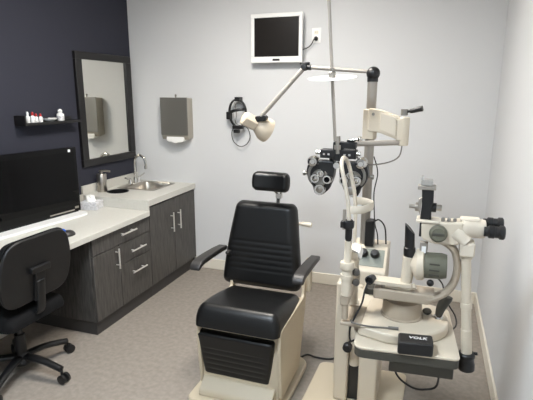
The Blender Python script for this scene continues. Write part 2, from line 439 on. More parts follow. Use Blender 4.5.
# ------------------------------------------------------------------ shelf, bottles, mirror, towel dispenser
sh = thing('wall_shelf', 'narrow black ledge shelf on the dark wall left of the mirror', 'shelf', (L + .06, 2.73, 1.425))
b = bm_(); box(b, (L, 2.495, 1.425), (L + .10, 3.02, 1.443)); obj('board', b, FRAME, sh, .002)
b = bm_(); box(b, (L, 2.485, 1.425), (L + .10, 2.495, 1.495)); obj('end_panel', b, FRAME, sh, .002)
b = bm_(); box(b, (L, 2.495, 1.443), (L + .01, 3.02, 1.47)); obj('back_strip', b, FRAME, sh)
def bottle(x, y, h, r, lab, capm, ch):
    t = thing('dropper_bottle', lab, 'bottle', (x, y, 1.443), 'small bottles on the wall shelf')
    b = bm_(); lathe(b, (x, y, 1.443), (0, 0, 1), [(r * .9, 0), (r, .003), (r, h * .5), (r * .85, h * .58), (r * .4, h * .66), (r * .4, h * .7)], 16); obj('body', b, WHITE, t)
    b = bm_(); lathe(b, (x, y, 1.443), (0, 0, 1), [(r * .55, h * .66), (r * .55, h * .9), (r * .35, h)], 14); obj('cap', b, capm, t)
bx = L + .05
bottle(bx, 2.556, .076, .0145, 'white capped dropper bottle, leftmost on the black wall shelf', WHITE, 0)
bottle(bx + .005, 2.594, .074, .0155, 'tallest red capped white dropper bottle beside the white capped one', RED, 0)
bottle(bx, 2.630, .062, .0145, 'red capped white dropper bottle in the middle of three red capped ones', RED, 0)
bottle(bx + .005, 2.665, .060, .0150, 'red capped white dropper bottle nearest the shallow dish', RED, 0)
ds = bm_(); lathe(ds, (bx, 2.755, 1.443), (0, 0, 1), [(.02, 0), (.03, .004), (.05, .018), (.052, .024), (.046, .02), (.028, .008), (.001, .006)], 24, True, False, 1, 1)
tag(obj('dish', ds, WHITE), 'small white shallow dish on the black wall shelf', 'dish')
t = thing('solution_bottle', 'larger white bottle with round white cap on the wall shelf by the mirror', 'bottle', (bx, 2.862, 1.443), 'small bottles on the wall shelf')
b = bm_(); lathe(b, (bx, 2.862, 1.443), (0, 0, 1), [(.025, 0), (.027, .003), (.027, .045), (.023, .052), (.01, .058), (.01, .062)], 20); obj('body', b, WHITE, t)
b = bm_(); sph(b, (bx, 2.862, 1.513), .017); obj('cap', b, WHITE, t)
b = bm_(); lathe(b, (bx, 2.862, 1.443), (0, 0, 1), [(.0273, .014), (.0273, .036)], 20, False, False); obj('label', b, mat('grey_print_label', (190, 190, 192), .6, vary=.25, vscale=150), t)

mr = thing('wall_mirror', 'tall rectangular mirror in a black frame on the dark wall', 'mirror', (L, 3.47, 1.07))
y0, y1, z0, z1 = 3.100, 3.820, 1.048, 1.967; fwid = .072
b = bm_()
for lo, hi in (((y0, z0), (y1, z0 + fwid * .8)), ((y0, z1 - fwid * .8), (y1, z1)), ((y0, z0 + fwid * .8), (y0 + fwid, z1 - fwid * .8)), ((y1 - fwid, z0 + fwid * .8), (y1, z1 - fwid * .8))):
    box(b, (L, lo[0], lo[1]), (L + .028, hi[0], hi[1]))
obj('frame', b, FRAME, mr, .003)
b = bm_(); box(b, (L, y0 + .05, z0 + .04), (L + .012, y1 - .05, z1 - .04)); obj('glass', b, MIRROR, mr, flat=True)

td = thing('towel_dispenser', 'grey steel paper towel dispenser on the pale back wall', 'paper towel dispenser', (-2.2, W - .05, 1.24))
b = bm_(); prism(b, [(W, 1.60), (W - .095, 1.605), (W - .10, 1.265), (W - .085, 1.235), (W, 1.25)], (-2.34, 0, 0), (0, 1, 0), (0, 0, 1), (1, 0, 0), .27); obj('housing', b, mat('pale_steel', (176, 170, 158), .4, .6), td, .004)
b = bm_(); prism(b, [(-2.343, 1.275), (-2.067, 1.275), (-2.067, 1.608), (-2.343, 1.608)], (0, W - .099, 0), (1, 0, 0), (0, 0, 1), (0, -1, 0), .006); obj('front_cover', b, DULLSTEEL, td, .003)
b = bm_(); cyl(b, (-2.205, W - .06, 1.60), (-2.205, W - .06, 1.622), .007, seg=10); sph(b, (-2.205, W - .06, 1.628), .009); obj('lock', b, DULLSTEEL, td)
b = bm_(); rows = []
for i in range(9):
    x = -2.29 + i * .022; s = 1.225 - .018 * math.sin(i / 8 * PI) - .006 * math.sin(i * 2.1)
    rows.append([b.verts.new((x, W - .10, s)), b.verts.new((x, W - .04, s + .004)), b.verts.new((x, W - .04, 1.26)), b.verts.new((x, W - .10, 1.26))])
rings(b, rows); obj('paper_towel', b, PAPER, td)

# ------------------------------------------------------------------ monitor, outlet and headset on the back wall
wm = thing('wall_monitor', 'square white framed chart monitor high on the back wall', 'monitor', (-1.252, W - .04, 1.89))
x0, x1, z0, z1 = -1.470, -1.034, 1.890, 2.270
b = bm_()
for lo, hi in (((x0, z0), (x1, z0 + .048)), ((x0, z1 - .032), (x1, z1)), ((x0, z0 + .048), (x0 + .030, z1 - .032)), ((x1 - .030, z0 + .048), (x1, z1 - .032))):
    box(b, (lo[0], W - .085, lo[1]), (hi[0], W - .06, hi[1]))
box(b, (x0 + .004, W - .072, z0 + .004), (x1 - .004, W - .04, z1 - .004)); obj('frame', b, WHITE, wm, .004)
b = bm_(); box(b, (x0 + .028, W - .079, z0 + .046), (x1 - .028, W - .07, z1 - .030)); obj('screen', b, SCREEN2, wm)
b = bm_(); box(b, (-1.28, W - .0875, z0 + .014), (-1.22, W - .084, z0 + .03)); obj('badge', b, BLACK, wm)
b = bm_(); box(b, (-1.32, W - .04, 2.02), (-1.18, W, 2.16)); obj('wall_bracket', b, BLACK, wm)
ol = thing('wall_outlet', 'white electrical outlet beside the wall monitor', 'outlet', (-.94, W, 2.04))
b = bm_(); box(b, (-.977, W - .006, 2.04), (-.903, W, 2.155)); obj('cover_plate', b, WHITE, ol, .003)
for z in (2.12, 2.072):
    b = bm_(); prism(b, round_poly([(-.017, -.014), (.017, -.014), (.017, .014), (-.017, .014)], .008), (-.94, W - .006, z), (1, 0, 0), (0, 0, 1), (0, -1, 0), .002)
    so = obj('socket', b, TRIM, ol)
    b = bm_()
    for s in (-1, 1): box(b, (-.94 + s * .006 - .0012, W - .0087, z - .002), (-.94 + s * .006 + .0012, W - .0078, z + .006))
    obj('slot', b, BLACK, so)
pc = thing('monitor_cord', 'black power cord plugged into the wall outlet from the monitor', 'cord', (-.99, W - .02, 2.0))
b = bm_(); lathe(b, (-.94, W - .008, 2.072), (0, -1, 0), [(.016, 0), (.017, .012), (.011, .026), (.006, .03)], 14); obj('plug', b, CABLE, pc)
b = bm_(); tube(b, [(-.94, W - .036, 2.072), (-.952, W - .045, 2.06), (-.97, W - .035, 2.03), (-1.0, W - .03, 2.005), (-1.038, W - .045, 1.99), (-1.06, W - .05, 1.988)], .0045, 8); obj('cable', b, CABLE, pc)

hs = thing('headset', 'black head band instrument hung on the back wall behind the lamp', 'headset', (-1.6, W - .06, 1.35))
def ell(cx, cz, rx, rz, y, tlt=0, dy=0, n=16):
    out = []
    for k in range(n):
        a = 2 * PI * k / n; x, z = rx * math.cos(a), rz * math.sin(a)
        out.append((cx + x * math.cos(tlt) - z * math.sin(tlt), y + dy * math.sin(a), cz + x * math.sin(tlt) + z * math.cos(tlt)))
    return out
b = bm_(); tube(b, ell(-1.603, 1.478, .078, .118, W - .06, .08), .007, 8, 3, True, True, .022, (0, 1, 0)); obj('head_band', b, BLACK, hs)
b = bm_(); tube(b, [(-1.685, W - .075, 1.475), (-1.62, W - .115, 1.50), (-1.55, W - .10, 1.513), (-1.522, W - .07, 1.512)], .013, 8, 6, r2=.006, up=(0, 1, 0)); obj('strap', b, BLACK, hs)
b = bm_(); box(b, (-1.70, W - .09, 1.425), (-1.665, W - .03, 1.49)); obj('side_clamp', b, BLACK, hs, .005)
b = bm_(); box(b, (-1.645, W - .09, 1.345), (-1.545, W - .05, 1.375)); obox(b, (-1.61, W - .07, 1.325), .05, .04, .03); obj('optics', b, BLACK, hs, .006)
b = bm_(); box(b, (-1.625, W - .08, 1.58), (-1.58, W - .0, 1.615)); obj('top_clamp', b, BLACK, hs, .004)
b = bm_(); tube(b, ell(-1.60, 1.47, .055, .095, W - .035, .05), .002, 6, 3, True); tube(b, [(-1.64, W - .04, 1.57), (-1.62, W - .05, 1.47), (-1.64, W - .04, 1.38)], .003, 6); obj('inner_wire', b, CABLEG, hs)
b = bm_(); tube(b, [(-1.64, W - .05, 1.36), (-1.668, W - .045, 1.31), (-1.655, W - .04, 1.235), (-1.595, W - .035, 1.19), (-1.53, W - .035, 1.215), (-1.50, W - .035, 1.28), (-1.52, W - .04, 1.35), (-1.555, W - .05, 1.37)], .0035, 8); obj('cable', b, CABLE, hs)

# ------------------------------------------------------------------ exam chair
CX = -.895
ec = thing('exam_chair', 'black upholstered examination chair on a cream pedestal', 'exam chair', (CX, 2.3, 0))
b = bm_(); prism(b, round_poly([(-1.165, 1.985), (-.635, 1.985), (-.625, 2.55), (-.70, 2.61), (-1.10, 2.61), (-1.165, 2.53)], [.05, .05, .06, .05, .05, .06]), (0, 0, 0), (1, 0, 0), (0, 1, 0), (0, 0, 1), .03); obj('base_plate', b, CHBASE, ec, .008, 3)
b = bm_(); prism(b, round_poly([(2.11, .03), (2.47, .03), (2.55, .46), (2.11, .46)], [0, 0, .03, 0]), (CX - .225, 0, 0), (0, 1, 0), (0, 0, 1), (1, 0, 0), .45); obj('pedestal', b, CHBASE, ec, .008)
for s in (-1, 1):
    b = bm_(); x = CX + s * .232 - .009
    prism(b, round_poly([(2.60, .56), (2.545, .56), (2.535, .462), (2.085, .462), (2.075, .36), (2.11, .05), (2.45, .05), (2.58, .42)], [.02, .02, .03, .03, .03, .02, .02, .08]), (x, 0, 0), (0, 1, 0), (0, 0, 1), (1, 0, 0), .018)
    obj('side_panel', b, CHBASE, ec, .004)
dy, dz = -.46, .075; ln = math.hypot(dy, dz); sv = V((0, dy, dz)).normalized(); sn = V((0, -sv.z, sv.y)); sn = sn if sn.z > 0 else -sn
b = bm_(); pad(b, V((CX, 2.535, .478)) - sn * .115, (1, 0, 0), sv, sn, lambda v: .475, ln + .02, .118, .045, shape=lambda v: .010 * math.sin(v * PI) - .012 * max(0, v - .7)); obj('seat', b, VINYL, ec)
bv = V((0, .10, .52)).normalized(); bn = V((0, -bv.z, bv.y))
b = bm_(); pad(b, V((CX - .05, 2.605, .462)), (1, 0, 0), bv, bn, lambda v: .508 - .135 * max(0, v - .08) ** 1.25, .533, .075, .045,
    grooves=[(.115 + k * .034, .003, .0065) for k in range(6)], nv=120, shape=lambda v: .012 * math.sin(v * PI)); obj('backrest', b, VINYL, ec)
b = bm_(); prism(b, round_poly([(-.22, .03), (.22, .03), (.16, .49), (-.16, .49)], .04), V((CX - .045, 2.605, .465)), (1, 0, 0), bv, -bn, .04); obj('backrest_shell', b, CHBASE, ec, .01)
fv = V((0, .035, -.27)).normalized(); fn = V((0, fv.z, -fv.y))
b = bm_(); pad(b, V((CX - .022, 2.115, .392)), (1, 0, 0), fv, V((0, -abs(fn.y), -.0 + fn.z)), lambda v: .45 - .06 * v, .275, .045, .022,
    grooves=[(.1 + k * .033, .0035, .0065) for k in range(5)], nv=90); obj('footrest_pad', b, VINYL, ec)
b = bm_(); prism(b, round_poly([(2.135, .105), (2.10, .108), (2.035, .062), (2.03, .03), (2.135, .03)], [0, .01, .02, 0, 0]), (CX - .215, 0, 0), (0, 1, 0), (0, 0, 1), (1, 0, 0), .42); obj('foot_step', b, CHBASE, ec, .005)
for s in (-1, 1):
    b = bm_()
    xr, xf = (CX - .300, CX - .312) if s < 0 else (CX + .295, CX + .288)
    rr = []
    for y, zt, zb, w in ((2.575, .718, .690, .058), (2.48, .726, .694, .060), (2.36, .728, .696, .064), (2.28, .727, .695, .066), (2.245, .722, .690, .066), (2.222, .711, .682, .066), (2.208, .692, .673, .064)):
        k = (2.575 - y) / .367; x = xr + (xf - xr) * k
        rr.append([b.verts.new((x - w / 2, y, zb)), b.verts.new((x + w / 2, y, zb)), b.verts.new((x + w / 2, y, zt)), b.verts.new((x - w / 2, y, zt))])
    rings(b, rr); ar = obj('armrest', b, ARMP, ec, .008, 3)
    b = bm_(); x = CX + s * .252
    prism(b, round_poly([(2.58, .47), (2.64, .50), (2.63, .67), (2.60, .692), (2.52, .692), (2.52, .68), (2.57, .65)], .02), (x - .012, 0, 0), (0, 1, 0), (0, 0, 1), (1, 0, 0), .024); obj('bracket', b, CHBASE if s > 0 else ARMP, ar, .003)
hr = M.Rotation(math.radians(1.5), 3, 'Y')
b = bm_(); hv = V((.02, .12, .99)).normalized(); hu = V((1, 0, -.02)).normalized(); hn = hv.cross(hu); hn = hn if hn.y < 0 else -hn
pad(b, V((CX - .005, 2.655, 1.066)), hu, hv, hn, lambda v: .235 - .02 * (2 * v - 1) ** 2, .118, .06, .028, curve=.022); obj('headrest', b, VINYL, ec)
b = bm_(); tube(b, [(CX + .02, 2.70, .93), (CX + .02, 2.70, 1.00), (CX + .03, 2.69, 1.04)], .012, 10); obox(b, (CX + .03, 2.685, 1.035), .035, .03, .03)
tube(b, [(CX + .03, 2.685, 1.04), (CX - .01, 2.68, 1.075), (CX - .015, 2.67, 1.11)], .008, 8); tube(b, [(CX + .04, 2.685, 1.03), (CX + .045, 2.675, 1.10)], .007, 8); obj('headrest_post', b, CHROME, ec)
b = bm_(); cyl(b, (CX + .05, 2.69, .868), (CX + .20, 2.69, .868), .010); cyl(b, (CX + .18, 2.69, .868), (CX + .238, 2.69, .865), .0145); obj('recline_lever', b, CREAM, ec)

cb = bm_(); tube(cb, [(-.70, 2.60, .006), (-.66, 2.665, .006), (-.60, 2.655, .006), (-.52, 2.66, .006), (-.46, 2.70, .006), (-.43, 2.72, .006)], .006, 8)
tag(obj('power_cord', cb, CABLE), 'black power cord lying on the floor between exam chair and instrument stand', 'cord')

# ------------------------------------------------------------------ instrument stand
st = thing('instrument_stand', 'cream ophthalmic instrument stand with a tall grey pole', 'instrument stand', (-.3, 2.4, 0))
b = bm_(); prism(b, round_poly([(-.575, 1.95), (-.06, 1.95), (-.04, 2.64), (-.555, 2.60)], .045), (0, 0, 0), (1, 0, 0), (0, 1, 0), (0, 0, 1), .022); obj('base_plate', b, CHBASE, st, .007, 3)
b = bm_(); box(b, (-.412, 2.255, .022), (-.336, 2.56, .70)); box(b, (-.336, 2.30, .022), (-.280, 2.56, .68)); box(b, (-.280, 2.255, .022), (-.182, 2.56, .68)); obj('column', b, CREAM, st, .012, 3)
b = bm_(); box(b, (-.335, 2.287, .024), (-.281, 2.301, .235)); obj('slot_cover', b, BLACK, st)
b = bm_(); cyl(b, (-.308, 2.29, .235), (-.308, 2.29, .64), .0268, seg=24); obj('lift_shaft', b, CREAM, st)
b = bm_(); prism(b, round_poly([(2.32, .66), (2.32, .752), (2.335, .767), (2.42, .862), (2.56, .862), (2.56, .66)], [0, .012, .01, .015, .02, 0]), (-.362, 0, 0), (0, 1, 0), (0, 0, 1), (1, 0, 0), .185); con = obj('console', b, CREAM, st, .006, 3)
cvv = V((0, .085, .095)).normalized(); cn = V((0, -cvv.z, cvv.y))
b = bm_(); prism(b, [(-.075, .012), (.078, .012), (.078, .108), (-.075, .108)], V((-.27, 2.335, .767)), (1, 0, 0), cvv, cn, .003); obj('control_panel', b, PANEL, con)
for dx in (-.028, .03):
    b = bm_(); c = V((-.27 + dx, 2.345, .79)) + cvv * .055
    lathe(b, c + cn * .003, cn, [(.024, 0), (.022, .012), (.019, .014), (.017, .024), (.0, .025)], 20); obj('knob', b, BLACK, con)
b = bm_(); cyl(b, (-.307, 2.46, .70), (-.307, 2.46, 1.73), .0245, seg=28); obj('pole', b, GREY, st)
b = bm_(); box(b, (-.30, 2.405, .862), (-.255, 2.47, 1.0)); obj('cable_block', b, BLACK, st, .004)
b = bm_(); sph(b, (-.305, 2.455, 1.745), .034); cyl(b, (-.307, 2.46, 1.705), (-.307, 2.46, 1.74), .027); obj('pole_cap', b, BLACK, st)
b = bm_(); tube(b, [(-.277, 2.43, 1.335), (-.255, 2.44, 1.25), (-.268, 2.44, 1.15), (-.262, 2.44, 1.05), (-.255, 2.44, .98), (-.24, 2.45, .92), (-.235, 2.46, .86)], .0032, 6)
tube(b, [(-.262, 2.43, .99), (-.235, 2.45, 1.0), (-.205, 2.47, .955), (-.195, 2.48, .86)], .004, 6); obj('cable', b, CABLE, st)

# balanced arm that carries the refractor
def arm_plate(y, t, name, m, inset=0.):
    b = bm_(); prism(b, round_poly([(-.31 + inset, 1.578 - inset), (-.255, 1.572 - inset), (-.155 - inset, 1.538 - inset), (-.155 - inset, 1.425 + inset), (-.255, 1.462 + inset), (-.31 + inset, 1.465 + inset)], [.01, .01, .012, .012, .02, .01]), (0, y, 0), (1, 0, 0), (0, 0, 1), (0, 1, 0), t)
    return obj(name, b, m, st, .005)
ba = arm_plate(2.375, .06, 'balanced_arm', CREAM)
b = bm_(); lathe(b, (-.307, 2.46, 1.42), (0, 0, 1), [(.03, 0), (.034, .006), (.034, .145), (.03, .15)], 24); box(b, (-.335, 2.38, 1.425), (-.28, 2.45, 1.572)); obj('pole_sleeve', b, CREAM, ba, .004)
b = bm_(); prism(b, round_poly([(-.25, 1.56), (-.175, 1.535), (-.175, 1.445), (-.25, 1.475)], .008), (0, 2.368, 0), (1, 0, 0), (0, 0, 1), (0, 1, 0), .008); obj('side_cover', b, CREAM2, ba, .002)
b = bm_()
for x, z in ((-.285, 1.55), (-.148, 1.52), (-.148, 1.48)): lathe(b, (x, 2.376, z), (0, -1, 0), [(.008, 0), (.007, .004)], 12)
obj('screw', b, DULLSTEEL, ba)
b = bm_(); cyl(b, (-.138, 2.395, 1.40), (-.138, 2.395, 1.538), .026, seg=24); box(b, (-.17, 2.37, 1.425), (-.125, 2.42, 1.532)); obj('arm_joint', b, CREAM, ba, .004)
b = bm_(); cyl(b, (-.14, 2.395, 1.545), (-.14, 2.395, 1.575), .017); obj('clamp_stem', b, DULLSTEEL, ba)
b = bm_(); cyl(b, (-.14, 2.395, 1.562), (-.105, 2.385, 1.568), .007); tube(b, [(-.112, 2.388, 1.566), (-.095, 2.38, 1.570), (-.075, 2.375, 1.576), (-.058, 2.37, 1.580)], lambda t: .010 + .004 * t, 12); obj('handle', b, BLACK, ba)
PXC = V((-.413, 2.225, 1.412))
b = bm_(); cyl(b, (-.145, 2.395, 1.415), (-.385, 2.24, 1.414), .0135); obj('arm_tube', b, ROD, ba)
b = bm_(); tube(b, [(-.14, 2.385, 1.405), (-.15, 2.36, 1.35), (-.20, 2.33, 1.322), (-.28, 2.28, 1.315), (-.33, 2.25, 1.345), (-.345, 2.245, 1.40)], .0035, 8); obj('cable', b, CABLEG, ba)

# ------------------------------------------------------------------ refractor
ph = thing('phoropter', 'black and silver phoropter hanging from the instrument arm', 'phoropter', (-.413, 2.225, 1.16))
px, py = -.421, 2.225
S = .00086
def q(u, v): return (px + u * S, 1.287 - v * .00090)      # drawing units (v down) to x,z
b = bm_(); box(b, (px - .022, py - .03, 1.335), (px + .022, py + .03, 1.425)); obj('bracket', b, BLACK, ph, .004)
b = bm_(); cyl(b, (px + .002, py - .02, 1.37), (px - .003, py - .02, 1.452), .0135); lathe(b, (px, py - .02, 1.36), (0, 0, 1), [(.019, .03), (.019, .052)], 18); obj('tube_clamp', b, GREY, ph)
b = bm_(); box(b, (px + .01, py - .03, 1.395), (px + .085, py + .015, 1.425)); box(b, (px + .04, py - .02, 1.425), (px + .075, py + .01, 1.436)); obj('arm_clamp', b, BLACK, ph, .003)
b = bm_(); cyl(b, (px + .05, py - .01, 1.432), (px + .10, py - .01, 1.442), .007); sph(b, (px + .10, py - .01, 1.442), .012); obj('clamp_screw', b, CHROME, ph)
b = bm_(); box(b, (px - .082, py - .035, 1.348), (px - .012, py + .03, 1.388)); box(b, (px + .012, py - .035, 1.348), (px + .088, py + .03, 1.388)); box(b, (px - .04, py - .02, 1.335), (px + .045, py + .02, 1.352)); obj('top_bar', b, BLACK, ph, .003)
for x in (-.062, -.04, .036, .058):
    b = bm_(); box(b, (px + x - .005, py - .0365, 1.363), (px + x + .005, py - .034, 1.372)); obj('scale_window', b, CHROME, ph)
for s in (-1, 1):
    b = bm_(); cyl(b, (px + s * .08, py - .01, 1.372), (px + s * .108, py - .01, 1.372), .011, seg=14); obj('bar_knob', b, CHROME, ph, .002)
b = bm_(); cyl(b, (px, py - .04, 1.315), (px, py + .01, 1.315), .015); obj('nose_pivot', b, CHROME, ph)
for s in (-1, 1):
    half = [(-15, -52), (-14, 0), (-17, 34), (-46, 108), (-76, 133), (-100, 137), (-124, 126), (-133, 88), (-160, 60), (-174, 10), (-166, -28), (-140, -52)]
    b = bm_(); poly = round_poly([q(-s * u, v) for u, v in half], .012)
    prism(b, poly, (0, py - .03, 0), (1, 0, 0), (0, 0, 1), (0, 1, 0), .06); hf = obj('lens_unit', b, BLACK, ph, .006, 3)
    b = bm_(); mid = []
    for k in range(9):
        a = math.radians(100 + 16 * k) if True else 0
        x, z = q(-s * (-95 + 60 * math.cos(a)), 20 - 62 * math.sin(a)); mid.append((x, py - .034, z))
    tube(b, mid, .007, 8, 4, r2=.005, up=(0, 1, 0)); obj('dial_ring', b, DULLSTEEL, hf)
    x, z = q(-s * -133, -48)
    b = bm_(); lathe(b, (x, py + .01, z), (0, -1, 0), [(.026, 0), (.026, .055), (.022, .063), (.014, .065), (.012, .061), (.0, .061)], 24); obj('sphere_dial', b, CHROME, hf)
    x, z = q(-s * -182, 25)
    b = bm_(); lathe(b, (x - s * .014, py - .0, z), (s, 0, 0), [(.007, 0), (.007, .016), (.012, .018), (.012, .028), (.009, .030)], 14); obj('side_knob', b, DULLSTEEL, hf)
    b = bm_(); hub_ = q(-s * -92, 38)
    lathe(b, (hub_[0], py - .03, hub_[1]), (0, -1, 0), [(.040, 0), (.040, .008), (.035, .014), (.0, .014)], 28); obj('turret', b, DULLSTEEL, hf)
    for u, v, r, mm_ in ((-114, 40, .023, CHROME), (-46, 42, .022, SCREEN), (-86, 98, .027, STEEL), (-82, 12, .017, STEEL)):
        x, z = q(-s * u, v)
        b = bm_(); lathe(b, (x, py - .03, z), (0, -1, 0), [(r, 0), (r, .028), (r * .92, .032), (r * .62, .032), (r * .56, .026)], 22, True, False); cc = obj('lens_cell', b, CHROME, hf)
        b = bm_(); lathe(b, (x, py - .03, z), (0, -1, 0), [(r * .6, .024), (r * .3, .0275), (.0, .028)], 20, False, False); obj('lens', b, mm_, cc)
rod0, rod1 = V((px - .012, py - .03, 1.43)), V((-.484, py - .07, 2.17))
nr = thing('near_point_rod', 'thin grey rod rising from the phoropter past the white disc', 'rod', rod0)
b = bm_(); cyl(b, rod0, rod1, .0075, seg=14); obj('rod', b, ROD, nr)
kk = (1.717 - rod0.z) / (rod1.z - rod0.z); dc = rod0.lerp(rod1, kk); dax = V((-.02, -.135, .98)).normalized()
b = bm_(); lathe(b, dc + dax * .004, dax, [(.016, -.006), (.016, .02), (.011, .026), (.011, .04)], 16); obj('collar', b, DULLSTEEL, nr)
b = bm_(); lathe(b, dc, dax, [(.0095, -.0015), (.110, -.0015), (.110, .0015), (.0095, .0015)], 48)
tag(obj('near_chart_disc', b, mat('bright_white_card', (248, 248, 246), .5)), 'flat round white card disc threaded on the thin grey rod', 'disc')

# ------------------------------------------------------------------ exam lamp
el = thing('exam_lamp', 'beige jointed examination lamp on the stand pole top', 'lamp', (-.308, 2.455, 1.755))
J = V((-.655, 2.45, 1.781)); K = V((-.895, 2.45, 1.525))
b = bm_(); cyl(b, (-.305, 2.455, 1.752), J, .0095, seg=14); obj('upper_arm', b, ROD, el)
b = bm_(); cyl(b, J, K, .0115, seg=14); obj('lower_arm', b, ROD, el)
b = bm_(); sph(b, J, .02); cyl(b, J + V((0, -.025, 0)), J + V((0, .025, 0)), .016); cyl(b, J + V((-.01, 0, .0)), J + V((.035, 0, -.003)), .014); obox(b, J + V((.0, -.0, .018)), .05, .02, .012); obj('elbow_joint', b, BLACK, el, .002)
b = bm_(); obox(b, K + V((.002, -.0, -.012)), .04, .035, .028); cyl(b, K + V((-.016, -.022, -.014)), K + V((-.016, .022, -.014)), .016); cyl(b, K + V((.02, -.02, -.008)), K + V((.02, .02, -.008)), .014); obj('head_joint', b, BLACK, el, .003)
ax = V((.64, .60, -.46)).normalized(); h0 = V((-.985, 2.41, 1.518))
b = bm_(); lathe(b, h0, ax, [(.036, 0), (.042, .004), (.042, .078), (.036, .084)], 6); obj('socket_housing', b, LAMPBEIGE, el, .004)
b = bm_(); lathe(b, h0 + ax * .078, ax, [(.032, 0), (.036, .010), (.046, .024), (.062, .05), (.067, .07), (.067, .088), (.064, .088), (.061, .068), (.042, .028), (.03, .012)], 32, True, True); obj('shade', b, LAMPBEIGE, el)
b = bm_(); sph(b, h0 + ax * .118, .026); obj('bulb', b, WHITE, el)

# ------------------------------------------------------------------ instrument table
it = thing('instrument_table', 'cream swing table attached to the instrument stand carrying the slit lamp', 'table', (-.07, 1.78, .705))
poly = round_poly([(-.217, 1.578), (.150, 1.615), (.118, 2.03), (-.262, 2.05)], [.04, .025, .04, .05], 7)
b = bm_(); prism(b, poly, (0, 0, .734), (1, 0, 0), (0, 1, 0), (0, 0, 1), .011); obj('table_top', b, CREAM, it, .004, 3)
b = bm_(); prism(b, [((x + .065) * .99 - .065, (y - 1.8) * .99 + 1.8) for x, y in poly], (0, 0, .70), (1, 0, 0), (0, 1, 0), (0, 0, 1), .034); obj('shaded_slab_edge', b, DOLIVE, it, .004)  # table edge coloured dark olive to carry the shade below the top
b = bm_(); prism(b, [(-.092, 1.645), (.135, 1.665), (.12, 1.86), (-.09, 1.85)], (0, 0, .630), (1, 0, 0), (0, 1, 0), (0, 0, 1), .07); obj('power_box', b, DOLIVE, it, .004)
b = bm_(); prism(b, round_poly([(-.345, 2.30), (-.275, 2.28), (-.12, 1.97), (-.09, 1.87), (-.19, 1.87), (-.21, 1.95)], .02), (0, 0, .615), (1, 0, 0), (0, 1, 0), (0, 0, 1), .06); box(b, (-.20, 1.87, .615), (-.1, 1.95, .70)); obj('swing_arm', b, CREAM, it, .006)
b = bm_(); lathe(b, (-.335, 2.27, .37), (0, -1, 0), [(.008, 0), (.008, .04), (.024, .045), (.024, .07), (.018, .076)], 18); obj('clamp_knob', b, BLACK, st)

# ------------------------------------------------------------------ slit lamp
sl = thing('slit_lamp', 'cream slit lamp microscope standing on the instrument table', 'slit lamp', (-.07, 1.78, .745))
b = bm_(); prism(b, round_poly([(-.218, 1.668), (-.10, 1.632), (.03, 1.668), (.11, 1.76), (.115, 1.87), (.07, 1.96), (-.20, 1.95)], [.012, .03, .06, .06, .06, .06, .03], 7), (0, 0, .745), (1, 0, 0), (0, 1, 0), (0, 0, 1), .04); obj('base', b, CREAM, sl, .008, 3)
b = bm_(); lathe(b, (-.066, 1.825, .785), (0, 0, 1), [(.082, 0), (.082, .005), (.076, .008), (.076, .05), (.072, .066), (.06, .07)], 40); obj('pedestal', b, CREAMSHADE, sl)
b = bm_(); box(b, (-.21, 1.78, .866), (-.135, 1.85, .893)); obj('rail_slot', b, DOLIVE, sl, .004)
b = bm_(); lathe(b, (.073, 1.84, .785), (0, 0, 1), [(.020, 0), (.018, .008), (.008, .012)], 18); obj('joystick_collar', b, CHROME, sl)
b = bm_(); tube(b, [(.073, 1.84, .793), (.08, 1.845, .825), (.097, 1.855, .862), (.10, 1.857, .872)], lambda t: .0125 + .009 * math.sin(min(1, t * 1.25) * PI / 2) - .006 * max(0, t - .9) * 10, 14); obj('joystick', b, mat('dark_grip', (66, 66, 60), .6), sl)
b = bm_(); sph(b, (.03, 1.85, .80), .015, 1.2, 1, .9); obj('lock_knob', b, DOLIVE, sl)
# swinging C arm
b = bm_(); prism(b, round_poly([(-.172, .880), (.03, .882), (.05, .90), (.05, .922), (-.172, .922)], .008), (0, 1.722, 0), (1, 0, 0), (0, 0, 1), (0, 1, 0), .085)
obj('arm_plate', b, CREAMSHADE, sl, .006, 3)
b = bm_(); tube(b, [(.02, 1.75, .90), (.055, 1.75, .91), (.092, 1.75, .938), (.114, 1.75, .985), (.118, 1.75, 1.04), (.104, 1.75, 1.095), (.07, 1.75, 1.125), (.02, 1.75, 1.14)], .0135, 14, 6, r2=.030, up=(0, 1, 0)); obj('microscope_arm', b, CREAMSHADE, sl)
b = bm_(); tube(b, [(-.058, 1.75, .93), (-.054, 1.75, .97), (-.051, 1.75, 1.01), (-.050, 1.75, 1.057)], lambda t: .021 + .003 * t, 16); box(b, (-.185, 1.715, .943), (-.035, 1.775, .955)); tube(b, [(-.13, 1.74, .935), (-.06, 1.74, .93), (-.02, 1.74, .945)], .011, 8); obj('lamp_tower', b, CREAM, sl)
b = bm_(); lathe(b, (-.185, 1.72, .955), (-.3, -1, .1), [(.017, -.02), (.017, .012), (.013, .014), (.012, .006), (0, .006)], 18); obj('arm_knob', b, BLACK, sl)
b = bm_(); lathe(b, (-.135, 1.735, .965), (0, -.3, 1), [(.014, -.05), (.011, -.02)], 14); obj('support_post', b, GREY, sl)
b = bm_(); bb = V((-.050, 1.75, 1.055)); ring = [[b.verts.new(bb + V((math.cos(2 * PI * k / 16) * r - .006 * z / .13, math.sin(2 * PI * k / 16) * r, z + (sl_ * math.cos(2 * PI * k / 16 + PI))))) for k in range(16)] for r, z, sl_ in ((.0215, 0, 0), (.0215, .035, 0), (.0185, .037, 0), (.0185, .108, .02))]
rings(b, ring); obj('prism_head', b, BLACK, sl)
b = bm_(); lathe(b, (-.055, 1.75, 1.027), (1, 0, .04), [(.018, 0), (.024, .012), (.046, .026), (.058, .034), (.058, .056), (.052, .06)], 32); lh = obj('lamp_flange', b, CREAM, sl)
